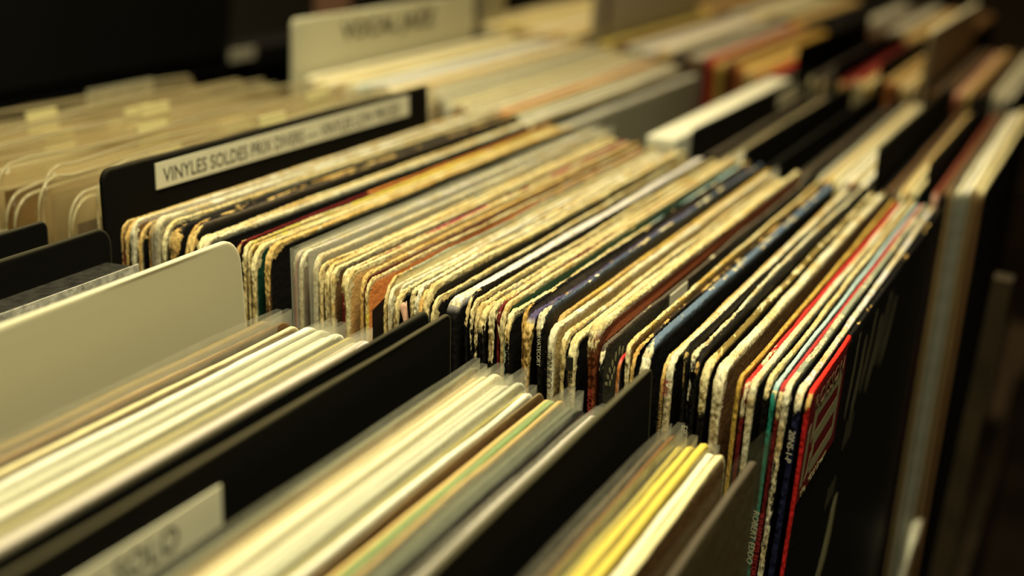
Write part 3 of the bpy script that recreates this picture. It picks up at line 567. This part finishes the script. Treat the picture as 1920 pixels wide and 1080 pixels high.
# --- the sharp row: lettered divider and picture discs in clear sleeves
VW, VH, vt = .268, .316, .0022
r = divider('divider_card', 'black divider board with a long cream label about cut-price records', -.008, .2635, .0225, VW, VH, vt, M_BOARD, .11, .004, .003, None, BK, (.03, .026, .018))
card_label(r, vt, .0300, .2450, -.0120, -.0020, VH, 'VINYLES SOLDES PRIX DIVERS ---- VINYLES LOW PRICED', .0080, .0345, -.0100, squeeze=1.0)
PV = 26
for i in range(PV):
    Y = .2715 + i*.0068; Z = .011 + .007*math.sin(i*1.7) - .0009*i; X = -.001+.012*(.5+.5*math.sin(i*2.7))
    lean = .1 + .012*math.sin(i*1.9); S = .30
    loc, rot = place((X, Y, Z), lean, S, .006*math.sin(i*3.1))
    lab = 'picture disc in a clear plastic sleeve, %s behind the cut-price board' % ordinal(i+1)
    if i == 0: lab = 'clear plastic sleeve with a small teal sticker, against the cut-price board'
    r = thing('picture_disc_sleeve', lab, 'record', loc, rot, 'picture discs in clear sleeves')
    # disc
    V = []; nd = 48
    for yy in (-.0007, .0007): V += [(.148+.138*math.cos(2*math.pi*q/nd), yy, .146+.138*math.sin(2*math.pi*q/nd)) for q in range(nd)]
    F = [tuple(range(nd)), tuple(range(2*nd-1, nd-1, -1))] + [(q, nd+q, nd+(q+1) % nd, (q+1) % nd) for q in range(nd)]
    mesh_obj('disc', V, F, M_DISC, r, smooth=False)
    # sleeve with rounded corners, two welded sheets
    nu, nv = 44, 12; V = []; rc = .012
    for sgn in (-1, 1):
        for j in range(nv):
            v = j/(nv-1)
            for q in range(nu):
                u = q/(nu-1); x = u*.298
                edge = min(1, min(u, 1-u)/.05)
                h = S - (rc - math.sqrt(max(0, rc*rc-max(0, rc-min(x, .298-x))**2)))
                z = v*h; topf = max(0, (v-.8)/.2)
                yy = sgn*(.0012*edge+.0001)*(1-.75*topf**3) + topf*.0011*math.sin(u*9+i*2.1) + .0016*topf*(fbm(np.array([u*6+i*7.]), i+2., 2)[0])
                V.append((x, yy, z + topf*.0022*fbm(np.array([u*8+i*3.3]), i+9., 2)[0]))
    F = [(h*nu*nv+j*nu+q, h*nu*nv+j*nu+q+1, h*nu*nv+(j+1)*nu+q+1, h*nu*nv+(j+1)*nu+q) for h in (0, 1) for j in range(nv-1) for q in range(nu-1)]
    N1 = nu*nv; F += [((nv-1)*nu+q, (nv-1)*nu+q+1, N1+(nv-1)*nu+q+1, N1+(nv-1)*nu+q) for q in range(nu-1)]
    F += [(j*nu, (j+1)*nu, N1+(j+1)*nu, N1+j*nu) for j in range(nv-1)]
    mesh_obj('clear_sleeve', V, F, M_PVCS[(i*i+i) % 7 % 4], r)
    pth = [(.0, z) for z in np.linspace(S-.09, S-rc, 10)] + [(rc-rc*math.cos(q), S-rc+rc*math.sin(q)) for q in np.linspace(.15, math.pi/2, 7)] + [(x, S+.0011*math.sin(x*40+i)) for x in np.linspace(.02, .288, 24)]
    ra = .00055; V = []; F = []
    for a_, (x, z) in enumerate(pth):
        V += [(x, -ra+.0002*math.sin(a_), z-ra), (x, ra, z-ra), (x, ra, z+ra), (x, -ra, z+ra)]
        if a_: F += [(4*a_-4+q, 4*a_-4+(q+1) % 4, 4*a_+(q+1) % 4, 4*a_+q) for q in range(4)]
    mesh_obj('seam_highlight', V, F, M_SEAM, r)  # pale glossy seam, added to give the sleeve outline its highlights
    # paper insert whose top shows as a warm edge
    sh = .92+.08*math.sin(i*4.1)
    boxes('paper_insert', [((.004, -.0009, .004), (.294, -.00072, (S-.010)*sh))], simple('insert_paper', [(.15,.08,.025), (.24,.15,.05), (.09,.05,.02), (.30,.22,.09)][i % 4], .7, .3, .15, 25), r)
    if i in (0, 1, 2, 3, 5, 6, 7, 9, 10, 12, 14, 15, 17, 18, 20, 22):
        x0 = .05+.18*((i*.37) % 1); V, F = box_vf((x0, -.0004, S-.006), (x0+.022, .0004, S+.0045))
        V = [(x, y+.0015*max(0, (z-S)/.0065), z) for x, y, z in V]
        mesh_obj('price_tab', V, F, simple('cream_tab', (.66, .58, .28), .7), r, smooth=False)
    if i == 0:
        boxes('sticker', [((-.0016, -.0012, S-.028), (-.0010, .0016, S-.0165))], simple('teal_sticker', (.03, .20, .26), .5), r)
# black board behind them with a small label
r = divider('divider_card', 'black board with a small pale label behind the clear plastic sleeves',   .010, .4620, -.0195, .312, .285, .003, M_BOARD, .05, .003, .003, None, BK, BK)
card_label(r, .003, .2270, .2880, -.0065, .0090, .285, 'PICTURE DISCS', .0074, .2300, .0022, name='label', squeeze=1.0, lm=simple('dull_label', (.50, .46, .32), .6))

# --- the row behind the sharp one
XB = .340
HV = .315
r = divider('divider_card', 'tall cream card with a hand-lettered genre title', XB-.003, .3905, .0315, .263, HV+.03, .0018, M_BOARD, .06, .004, .003, None, (.70, .66, .48), (.76, .72, .54), wt=.2)
text_part('hand_lettering', 'VOCAL JAZZ', .0150, (.0590, -.00135, HV+.03-.0165), (1, 0, 0), (0, 0, 1), simple('marker_ink', (.05, .045, .03), .6), r, squeeze=1.55, bold=.0003)
WB = .3125
run([(PAL,PAL,CRM,1,'pale cream '+p), (CRM,CRM,CRM,1,'cream '+p), (PAL,CRM,CRM,0,'plain cream'), (CRM,TAN,TAN,0,'warm cream'), (PAL,PAL,GRY,1,'light cream '+p), (LBL,GRY,GRY,0,'pale blue-edged'), (LAV,GRY,GRY,1,'grey-white '+p),
     (WHT,PAL,GRY,1,'white '+p), (CRM,CRM,CRM,0,'cream worn'), (TAN,TAN,BRN,0,'tan-edged'), (PAL,GRY,GRY,1,'off-white '+p)],
    XB, .3830, .3050, -.004, .000, 'in front of the hand-lettered card', 'sleeves before the hand-lettered card', seed=71, lean=.07)
run([(PAL,GRY,GRY,1,'white-grey '+p), (PAL,WHT,GRY,1,'white '+p), (GRY,BLK,BLK,0,'black-spined'), (PAL,GRN,GRN,1,'grey-green '+p), (PAL,GRY,GRY,1,'pale grey '+p), (CRM,BRN,BRN,0,'brown-spined'), (PAL,BRN,BRN,1,'dark-spined '+p),
     (CRM,TAN,TAN,0,'tan-spined'), (PAL,CRM,CRM,1,'cream '+p), (PAL,PNK,PNK,0,'pinkish red-spined'), (CRM,TAN,TAN,0,'ochre-spined'), (ORG,BRN,BRN,0,'orange-edged'), (CRM,MUS,BRN,0,'tan worn'), (GRY,BLK,BLK,0,'black thin-spined'),
     (GRY,BLK,BLK,0,'grey-topped black'), (WHT,CRM,TAN,0,'bright cream'), (CRM,TAN,BLK,0,'tan cream'), (BLK,BLK,BLK,0,'black-topped', .8)],
    XB, .3030, .2300, -.001, -.006, 'from the cut-price board corner toward the white box', 'sleeves between the cut-price board corner and the grey plastic-faced one', seed=91, lean=.07)
soft(XB-.002, .2245, -.0090, .0045, (.60,.58,.50), GRY, (.22,.19,.11), 'grey plastic-faced sleeve whose broad cover faces the white box', None, 4.4, wt=.0, ws=.2, plast=M_POLY, lean=.07)
loc, rot = place((XB-.002, .1560, .0030), .06)
r = thing('box_set', 'thick white box set standing between grey sleeve and black dividers', 'box', loc, rot)
o = boxes('lid', [((0, -.0085, 0), (.290, .0085, H0))], simple('white_box_board', (.84, .81, .66), .5, .3, .03, 60), r, bevel=.0015)
boxes('spine_panel', [((-.0006, -.0075, .01), (0, .0075, H0-.004))], simple('cream_spine_paper', (.66, .62, .44), .6), r)
LB = .06
gB = 'black dividers behind the worn sleeves'
def bdiv(label, X, Y, Z, W=.30, lab=None, H=.33):
    r = divider('divider_card', label, X, Y, Z, W, H, .0018, M_BOARD, LB, .003, .003, gB, BK, (.012, .011, .009))
    if lab: card_label(r, .0018, lab[0], lab[1], -.014, -.004, H, None, 0, 0, 0)
    return r
bdiv('black divider with a small pale tab, next to the white box set', XB, .1385, .0095, lab=(.20, .262))
soft(XB, .1340, -.008, .0028, CHB, BRN, BLK, 'dark sleeve just past the tabbed black divider', None, 3.3, wt=.1, lean=LB)
run([(TAN,TAN,CHB,1,'tan-grey '+p), (GRY,TAN,GRY,1,'grey '+p), (GRY,GRY,GRY,1,'light grey '+p), (PAL,LAV,LAV,1,'pale grey '+p)], XB, .1285, .1130, -.010, -.009, 'past the tabbed black divider', 'grey sleeves past the tabbed black divider', seed=111, lean=LB)
bdiv('black divider between the grey plastic-covered sleeves and a dark sleeve', XB, .1085, .0040)
run([(BLK,BLK,BLK,0,'black'), (CHB,CHB,BLK,0,'charcoal'), (GRY,GRY,BLK,1,'dull grey '+p)], XB, .1035, .0915, -.012, -.010, 'past the second black divider', 'dark sleeves past the second black divider', seed=121, lean=LB)
bdiv('black divider with a plain edge, third behind the worn sleeves from the white box', XB, .0885, .0030)
run([(BRN,BRN,BLK,0,'dark brown'), (CHB,TAN,BLK,1,'brown-grey '+p), (BLK,BLK,BLK,0,'black glossy')], XB, .0845, .0735, -.012, -.010, 'past the third black divider', 'dark sleeves past the third black divider', seed=131, lean=LB)
bdiv('black divider just before the cream red-spined group', XB, .0710, -.0010)
run([(GRY,CRM,GRY,1,'grey '+p), (TAN,MAR,BRN,0,'dark red-spined'), (CRM,MUS,CRM,0,'ochre-spined'), (PAL,CRM,CRM,0,'cream'), (PAL,PAL,CRM,1,'pale '+p), (WHT,BRN,BRN,0,'brown-spined'), (CRM,(.45,.09,.05),BRN,0,'orange red-spined'), (PAL,BLK,BLK,0,'black-spined'), (WHT,CRM,CRM,0,'white-topped')],
    XB, .0680, .0420, -.004, -.003, 'of the cream group between two black dividers', 'cream sleeves between two black dividers', seed=141, lean=LB)
bdiv('black divider at the end of the cream red-spined group', XB, .0385, .0175)
run([(BLK,TAN,BLK,0,'black-topped'), (BRN,BLK,BLK,0,'brown thin'), (CHB,BRN,BLK,0,'charcoal thin'), (TAN,CRM,BLK,0,'tan-topped'), (CRM,TAN,DGR,0,'cream-topped'), (CRM,DGR,DGR,0,'dark green-spined')],
    XB, .0350, .0155, -.006, -.001, 'past the cream group', 'sleeves between the last two black dividers', seed=151, lean=LB)
bdiv('last black divider of the row, before the pale rack-end sleeves', XB, .0120, .0150)
run([((.20,.05,.03),PNK,BRN,0,'thin reddish-edged'), (BRN,BLK,BLK,0,'dark brown'), (CHB,(.24,.16,.07),BLK,0,'tan-spined'), (PAL,(.07,.075,.05),BLK,1,'grey teal-spined '+p), (WHT,(.11,.12,.08),BRN,1,'white-topped '+p), (CRM,(.22,.15,.07),BRN,0,'cream-topped'), (CRM,BRN,BLK,0,'brown-spined')],  # tan and teal spine colours halved, standing in for the shade at this end
    XB, .0085, -.0170, .000, .006, 'past the last black divider', 'pale sleeves at the rack end', seed=161, lean=.03)

# --- one row further
XC = .670
LC = .05
run([(CRM,TAN,TAN,0,'tan'), (CRM,CRM,TAN,1,'cream '+p), (OLV,TAN,BRN,0,'olive-edged'), (CRM,TAN,TAN,1,'ochre '+p), (PAL,TAN,TAN,0,'pale'), (MUS,MUS,BRN,0,'mustard'), (CRM,CRM,TAN,1,'warm cream '+p)],
    XC, .4250, .3300, -.003, .000, 'before the upright pale card in the far row', 'far sleeves before the upright pale card', seed=171, lean=LC, tf=.9)
divider('divider_card', 'narrow black upright card end behind the hand-lettered title card', XC-.02, .4330, .045, .20, .34, .006, M_BOARD, LC, .003, .003, None, BK, BK)
divider('divider_card', 'narrow pale upright card next to the black card end', XC-.01, .4130, .050, .05, .34, .003, M_BOARD, LC, .003, .003, None, (.45,.42,.32), (.45,.42,.32))
r = divider('divider_card', 'wide pale upright card with a faint dark mark in the far row', XC, .3200, .060, .30, .365, .0025, M_BOARD, LC, .004, .004, None, (.55,.50,.40), (.58,.53,.42))
boxes('dark_mark', [((.022, -.0018, .315), (.034, -.0013, .352))], simple('faded_ink', (.16, .13, .10), .7), r)
run([(OLV,MUS,BRN,0,'olive-yellow edged'), (BRN,BRN,BRN,0,'brown thin'), (GRY,GRY,GRY,1,'grey '+p), (LAV,GRY,GRY,1,'light grey '+p), (PAL,TAN,GRY,1,'pale grey '+p), (CHB,CHB,CHB,0,'dark thin'), (GRY,BRN,BRN,1,'tan-grey '+p)],
    XC, .3120, .2260, -.001, .001, 'past the wide pale card', 'far grey sleeves past the wide pale card', seed=181, lean=LC, tf=.9)
run([((.45,.08,.05),RED,BRN,0,'red-edged'), (TAN,MUS,TAN,0,'tan-spined'), (BRN,BRR,BRR,0,'red-brown spined', 1.2), (MUS,ORG,ORC,0,'ochre orange-spined'), (ORC,ORC,TAN,0,'wide ochre', 1.1), (MUS,ORG,BRN,0,'orange thin'), (RED,BLK,BLK,0,'red-topped black-spined'), (CHB,CRM,BLK,0,'dark cream-spined')],
    XC, .2240, .1600, .001, -.004, 'of the far ochre and red group', 'far ochre and red sleeves', seed=191, lean=LC, tf=.92)
def cdiv(label, X, Y, Z, W=.30, lab=0):
    return divider('divider_card', label, X, Y, Z, W, .345, .0022, M_BOARD, LC, .003, .003, 'far black dividers', BK, (.014, .012, .009))
cdiv('far black divider at the end of the ochre and red group', XC, .1545, .0215)
run([(BLK,CRM,BLK,0,'black cream-spined'), (CHB,CRM,BLK,0,'charcoal'), (BLK,BLK,BLK,0,'glossy black'), (CHB,TAN,BLK,1,'smoky '+p)], XC, .1500, .1300, -.003, .000, 'past the first far black divider', 'far black sleeves', seed=201, lean=LC)
cdiv('far black divider before the dull red-topped sleeves', XC+.01, .1265, .012)
run([(MAR,TAN,BLK,0,'maroon'), ((.30,.04,.03),ORG,BLK,0,'dull red'), ((.36,.05,.04),CRM,TAN,0,'brick red'), (TAN,CRM,TAN,0,'pinkish tan'), (CRM,MUS,TAN,0,'cream')], XC, .1220, .0960, .001, .004, 'past the second far black divider', 'far red and tan sleeves', seed=211, lean=LC)
cdiv('far black divider with a pale patch past the red-topped sleeves', XC, .0925, .020)
run([(TAN,ORG,TAN,0,'tan'), (TAN,MAR,TAN,0,'red-spined tan'), (CRM,TAN,TAN,0,'warm cream'), (TAN,CRM,TAN,0,'light tan')], XC, .0890, .0660, .006, .006, 'past the third far black divider', 'far tan sleeves', seed=221, lean=LC)
divider('divider_card', 'tall thin pale-edged card with a brownish face in the far row', XC, .0625, .0470, .30, .37, .0040, M_BOARD, .02, .003, .003, None, (.42,.33,.21), (.80,.75,.55), wt=.35)
run([(BRN,BRN,BRN,0,'brown'), (CHB,BRN,BLK,0,'dark brown'), (BRN,BRR,BRN,0,'red-brown'), (PNK,(.40,.14,.08),BRN,0,'pinkish'), (TAN,TAN,BRN,0,'tan'), (BRN,BLK,BLK,0,'dark thin')], XC, .0580, .0200, .004, .008, 'past the tall pale-edged card', 'far brown sleeves', seed=231, lean=.03)
run([(PAL,GRY,GRY,1,'grey-white '+p), (GRY,GRY,GRY,1,'dull grey '+p), (GRY,BLK,BLK,0,'grey-topped dark')], XC, .0130, -.0020, .008, .008, 'at the end of the far row', 'far grey sleeves at the row end', seed=241, lean=.02)
# the last row that shows
XD = 1.0
run([(TAN,MUS,TAN,0,'ochre'), (BRN,BRN,BRN,0,'brown'), (GRY,GRY,GRY,0,'grey'), (CRM,TAN,TAN,0,'cream'), (GRN,BRN,BRN,0,'grey-green'), (TAN,MUS,TAN,0,'tan'), (BLK,BLK,BLK,0,'black'), (BLK,BLK,BLK,0,'glossy black'), (GRY,GRY,GRY,0,'light grey'), (CHB,BRN,BLK,0,'charcoal'), (GRY,BRN,BRN,0,'dull grey'),
     (TAN,TAN,BRN,0,'light tan'), (BRN,BRN,BRN,0,'dark brown'), (BRN,BLK,BLK,0,'umber')], XD, .3300, .0700, .000, .006, 'of the last row, counted from the pale upright card', 'sleeves of the last row', seed=251, lean=.05, tf=.8)
divider('divider_card', 'pinkish-grey upright card in the last row', XD, .3400, .050, .30, .36, .0025, M_BOARD, .04, .004, .004, None, (.52,.44,.36), (.55,.48,.38))

# --- a loose paper tag low in the gap at the rack end
loc, rot = place((.290, -.0210, -.1800), -.10, .12, -.06)
r = thing('paper_tag', 'white paper tag with a pen scribble, low beside the red-edged sleeve', 'tag', loc, rot)
V = []; nu, nv = 8, 8
for j in range(nv):
    for i in range(nu):
        u, v = i/(nu-1), j/(nv-1)
        V.append((.055*u*(1-.55*v)+.03*v, .004*math.sin(u*3)+.003*v*v, .12*v))
F = [(j*nu+i, j*nu+i+1, (j+1)*nu+i+1, (j+1)*nu+i) for j in range(nv-1) for i in range(nu-1)]
o = mesh_obj('paper', V, F, M_WHITEC, r); md = o.modifiers.new('s', 'SOLIDIFY'); md.thickness = .0004
text_part('scribble', 'y', .035, (.012, -.0012, .045), (1, 0, 0), (0, 0, 1), M_INK, r)
# ------------------------------------------------------------------ the rack
FLOOR = -1.0; BASE = -.337
r = thing('record_rack', 'dark wooden browser rack that holds every row of sleeves', 'rack', (0, 0, FLOOR))
zb = BASE-FLOOR
for (x0, x1) in ((-.345, -.012), (-.006, .330), (.336, .660), (.666, .990), (.996, 1.330)):
    pass
boxes('base_board', [((-.36, -.045, zb-.018), (1.36, .50, zb))], M_WOOD, r)
for xx in (-.352, 1.345): boxes('end_board', [((xx-.008, -.045, zb), (xx+.008, .50, zb+.16))], M_WOOD, r)
for xx in (-.0045, .3275, .6640, .9935): boxes('row_partition', [((xx-.001, -.020, zb), (xx+.001, .50, zb+.10))], M_WOOD, r)
boxes('side_board', [((-.36, .492, zb), (1.36, .500, zb+.15))], M_WOOD, r)
boxes('side_rail', [((-.36, -.045, zb), (1.36, -.038, zb+.05))], M_WOOD, r)
boxes('end_post', [((.336, -.0395, zb), (.352, -.0300, zb+.300))], simple('shade_darkened_wood', (.030, .020, .009), .6, .3, .45, 30), r)  # shade put into the wood colour: near black, so the post's top fades out
for lx in (-.32, 1.30):
    for ly in (-.02, .47): boxes('leg', [((lx-.025, ly-.02, 0), (lx+.025, ly+.02, zb-.018))], M_WOOD, r)
# black shelf unit beyond the picture discs
r = thing('shelf_unit', 'black shelf unit rising behind the picture discs and title card', 'shelf', (-.40, .60, FLOOR))
boxes('back_panel', [((0, .02, 0), (1.9, .04, 1.9))], M_DARKW, r)
boxes('side_panel', [((.0, -.02, 0), (.018, .02, 1.9))], M_DARKW, r)
boxes('side_panel', [((1.882, -.02, 0), (1.9, .02, 1.9))], M_DARKW, r)
boxes('shelf_board', [((.018, -.02, FLOOR*0-.056-FLOOR), (1.882, .02, -.040-FLOOR))], M_DARKW, r)
boxes('shelf_board', [((.018, -.02, 1.35), (1.882, .02, 1.365))], M_DARKW, r)
boxes('upright', [((.60, -.022, -.040-FLOOR), (.9625, .019, 1.34))], M_DARKW, r)
boxes('grey_panel', [((.963, .008, -.0395-FLOOR), (1.25, .018, 1.30))], simple('grey_panel_paint', (.045, .042, .032), .6, .3, .1, 20), r)
boxes('shelf_tag', [((.966, -.0215, -.0475-FLOOR), (1.002, -.0202, -.039-FLOOR))], M_WHITEC, r)
r2 = tag(boxes('poster_card', [((.705, .584, -.0398), (.768, .5865, .05))], simple('peach_card', (.80, .45, .28), .6)), 'small peach-coloured card standing on the black shelf', 'card')
# ------------------------------------------------------------------ room
def struct(name, lo, hi, mat):
    o = boxes(name, [(lo, hi)], mat); o['kind'] = 'structure'; return o
floor_m = simple('floor_boards', (.030, .022, .015), .5, .3, .4, 6)
wall_m = simple('wall_paint', (.07, .05, .032), .8, .2, .2, 5)
struct('floor', (-2.2, -2.2, FLOOR-.05), (4.0, 2.2, FLOOR), floor_m)
struct('wall_back', (4.0, -2.2, FLOOR), (4.05, 2.2, 1.9), wall_m)
struct('wall_left', (-2.2, 2.2, FLOOR), (4.0, 2.25, 1.9), wall_m)
struct('wall_right', (-2.2, -2.25, FLOOR), (4.0, -2.2, 1.9), wall_m)
struct('wall_front', (-2.25, -2.2, FLOOR), (-2.2, 2.2, 1.9), wall_m)
struct('ceiling', (-2.2, -2.2, 1.9), (4.0, 2.2, 1.95), simple('ceiling_paint', (.10, .085, .06), .9, .2))
# ------------------------------------------------------------------ lamps
def area(name, loc, target, size, power, col, spread=None):
    l = bpy.data.lights.new(name, 'AREA'); l.shape = 'DISK'; l.size = size; l.energy = power; l.color = col
    if spread: l.spread = math.radians(spread)
    o = bpy.data.objects.new(name, l); C.objects.link(o); o.location = loc
    o.rotation_euler = (Vector(target)-Vector(loc)).to_track_quat('-Z', 'Y').to_euler()
    return o
def spot(name, loc, target, power, col, size, blend, radius):
    l = bpy.data.lights.new(name, 'SPOT'); l.energy = power; l.color = col; l.spot_size = math.radians(size); l.spot_blend = blend; l.shadow_soft_size = radius
    o = bpy.data.objects.new(name, l); C.objects.link(o); o.location = loc
    o.rotation_euler = (Vector(target)-Vector(loc)).to_track_quat('-Z', 'Y').to_euler()
WARM = (1., .93, .57)
spot('ceiling_spot', (-.28, -.06, 1.50), (-.05, .15, 0), 165, WARM, 52, 1., .28)
area('fill_lamp', (1.0, .35, 1.75), (.8, .25, 0), .3, 22, (1., .80, .45))  # unseen fill light, added to brighten the far rows and background
w = bpy.data.worlds.new('room_air'); bpy.context.scene.world = w; w.use_nodes = True
w.node_tree.nodes['Background'].inputs[0].default_value = (.03, .026, .018, 1); w.node_tree.nodes['Background'].inputs[1].default_value = .15
# ------------------------------------------------------------------ camera
cd = bpy.data.cameras.new('camera'); cam = bpy.data.objects.new('camera', cd); C.objects.link(cam)
M = Matrix.Identity(4)
for i in range(3):
    M[i][0] = CR_[i]; M[i][1] = CU_[i]; M[i][2] = -CF_[i]; M[i][3] = CAM[i]
cam.matrix_world = M
cd.sensor_fit = 'HORIZONTAL'; cd.sensor_width = 36; cd.lens = FPX/1920*36; cd.clip_start = .01
cd.dof.use_dof = True; cd.dof.focus_distance = .508; cd.dof.aperture_fstop = 5.4
sc = bpy.context.scene; sc.camera = cam
sc.view_settings.view_transform = 'Standard'; sc.view_settings.look = 'None'; sc.view_settings.gamma = 1; sc.view_settings.use_curve_mapping = False
sc.view_settings.exposure = .22
sc.cycles.transparent_max_bounces = 24; sc.cycles.max_bounces = 8
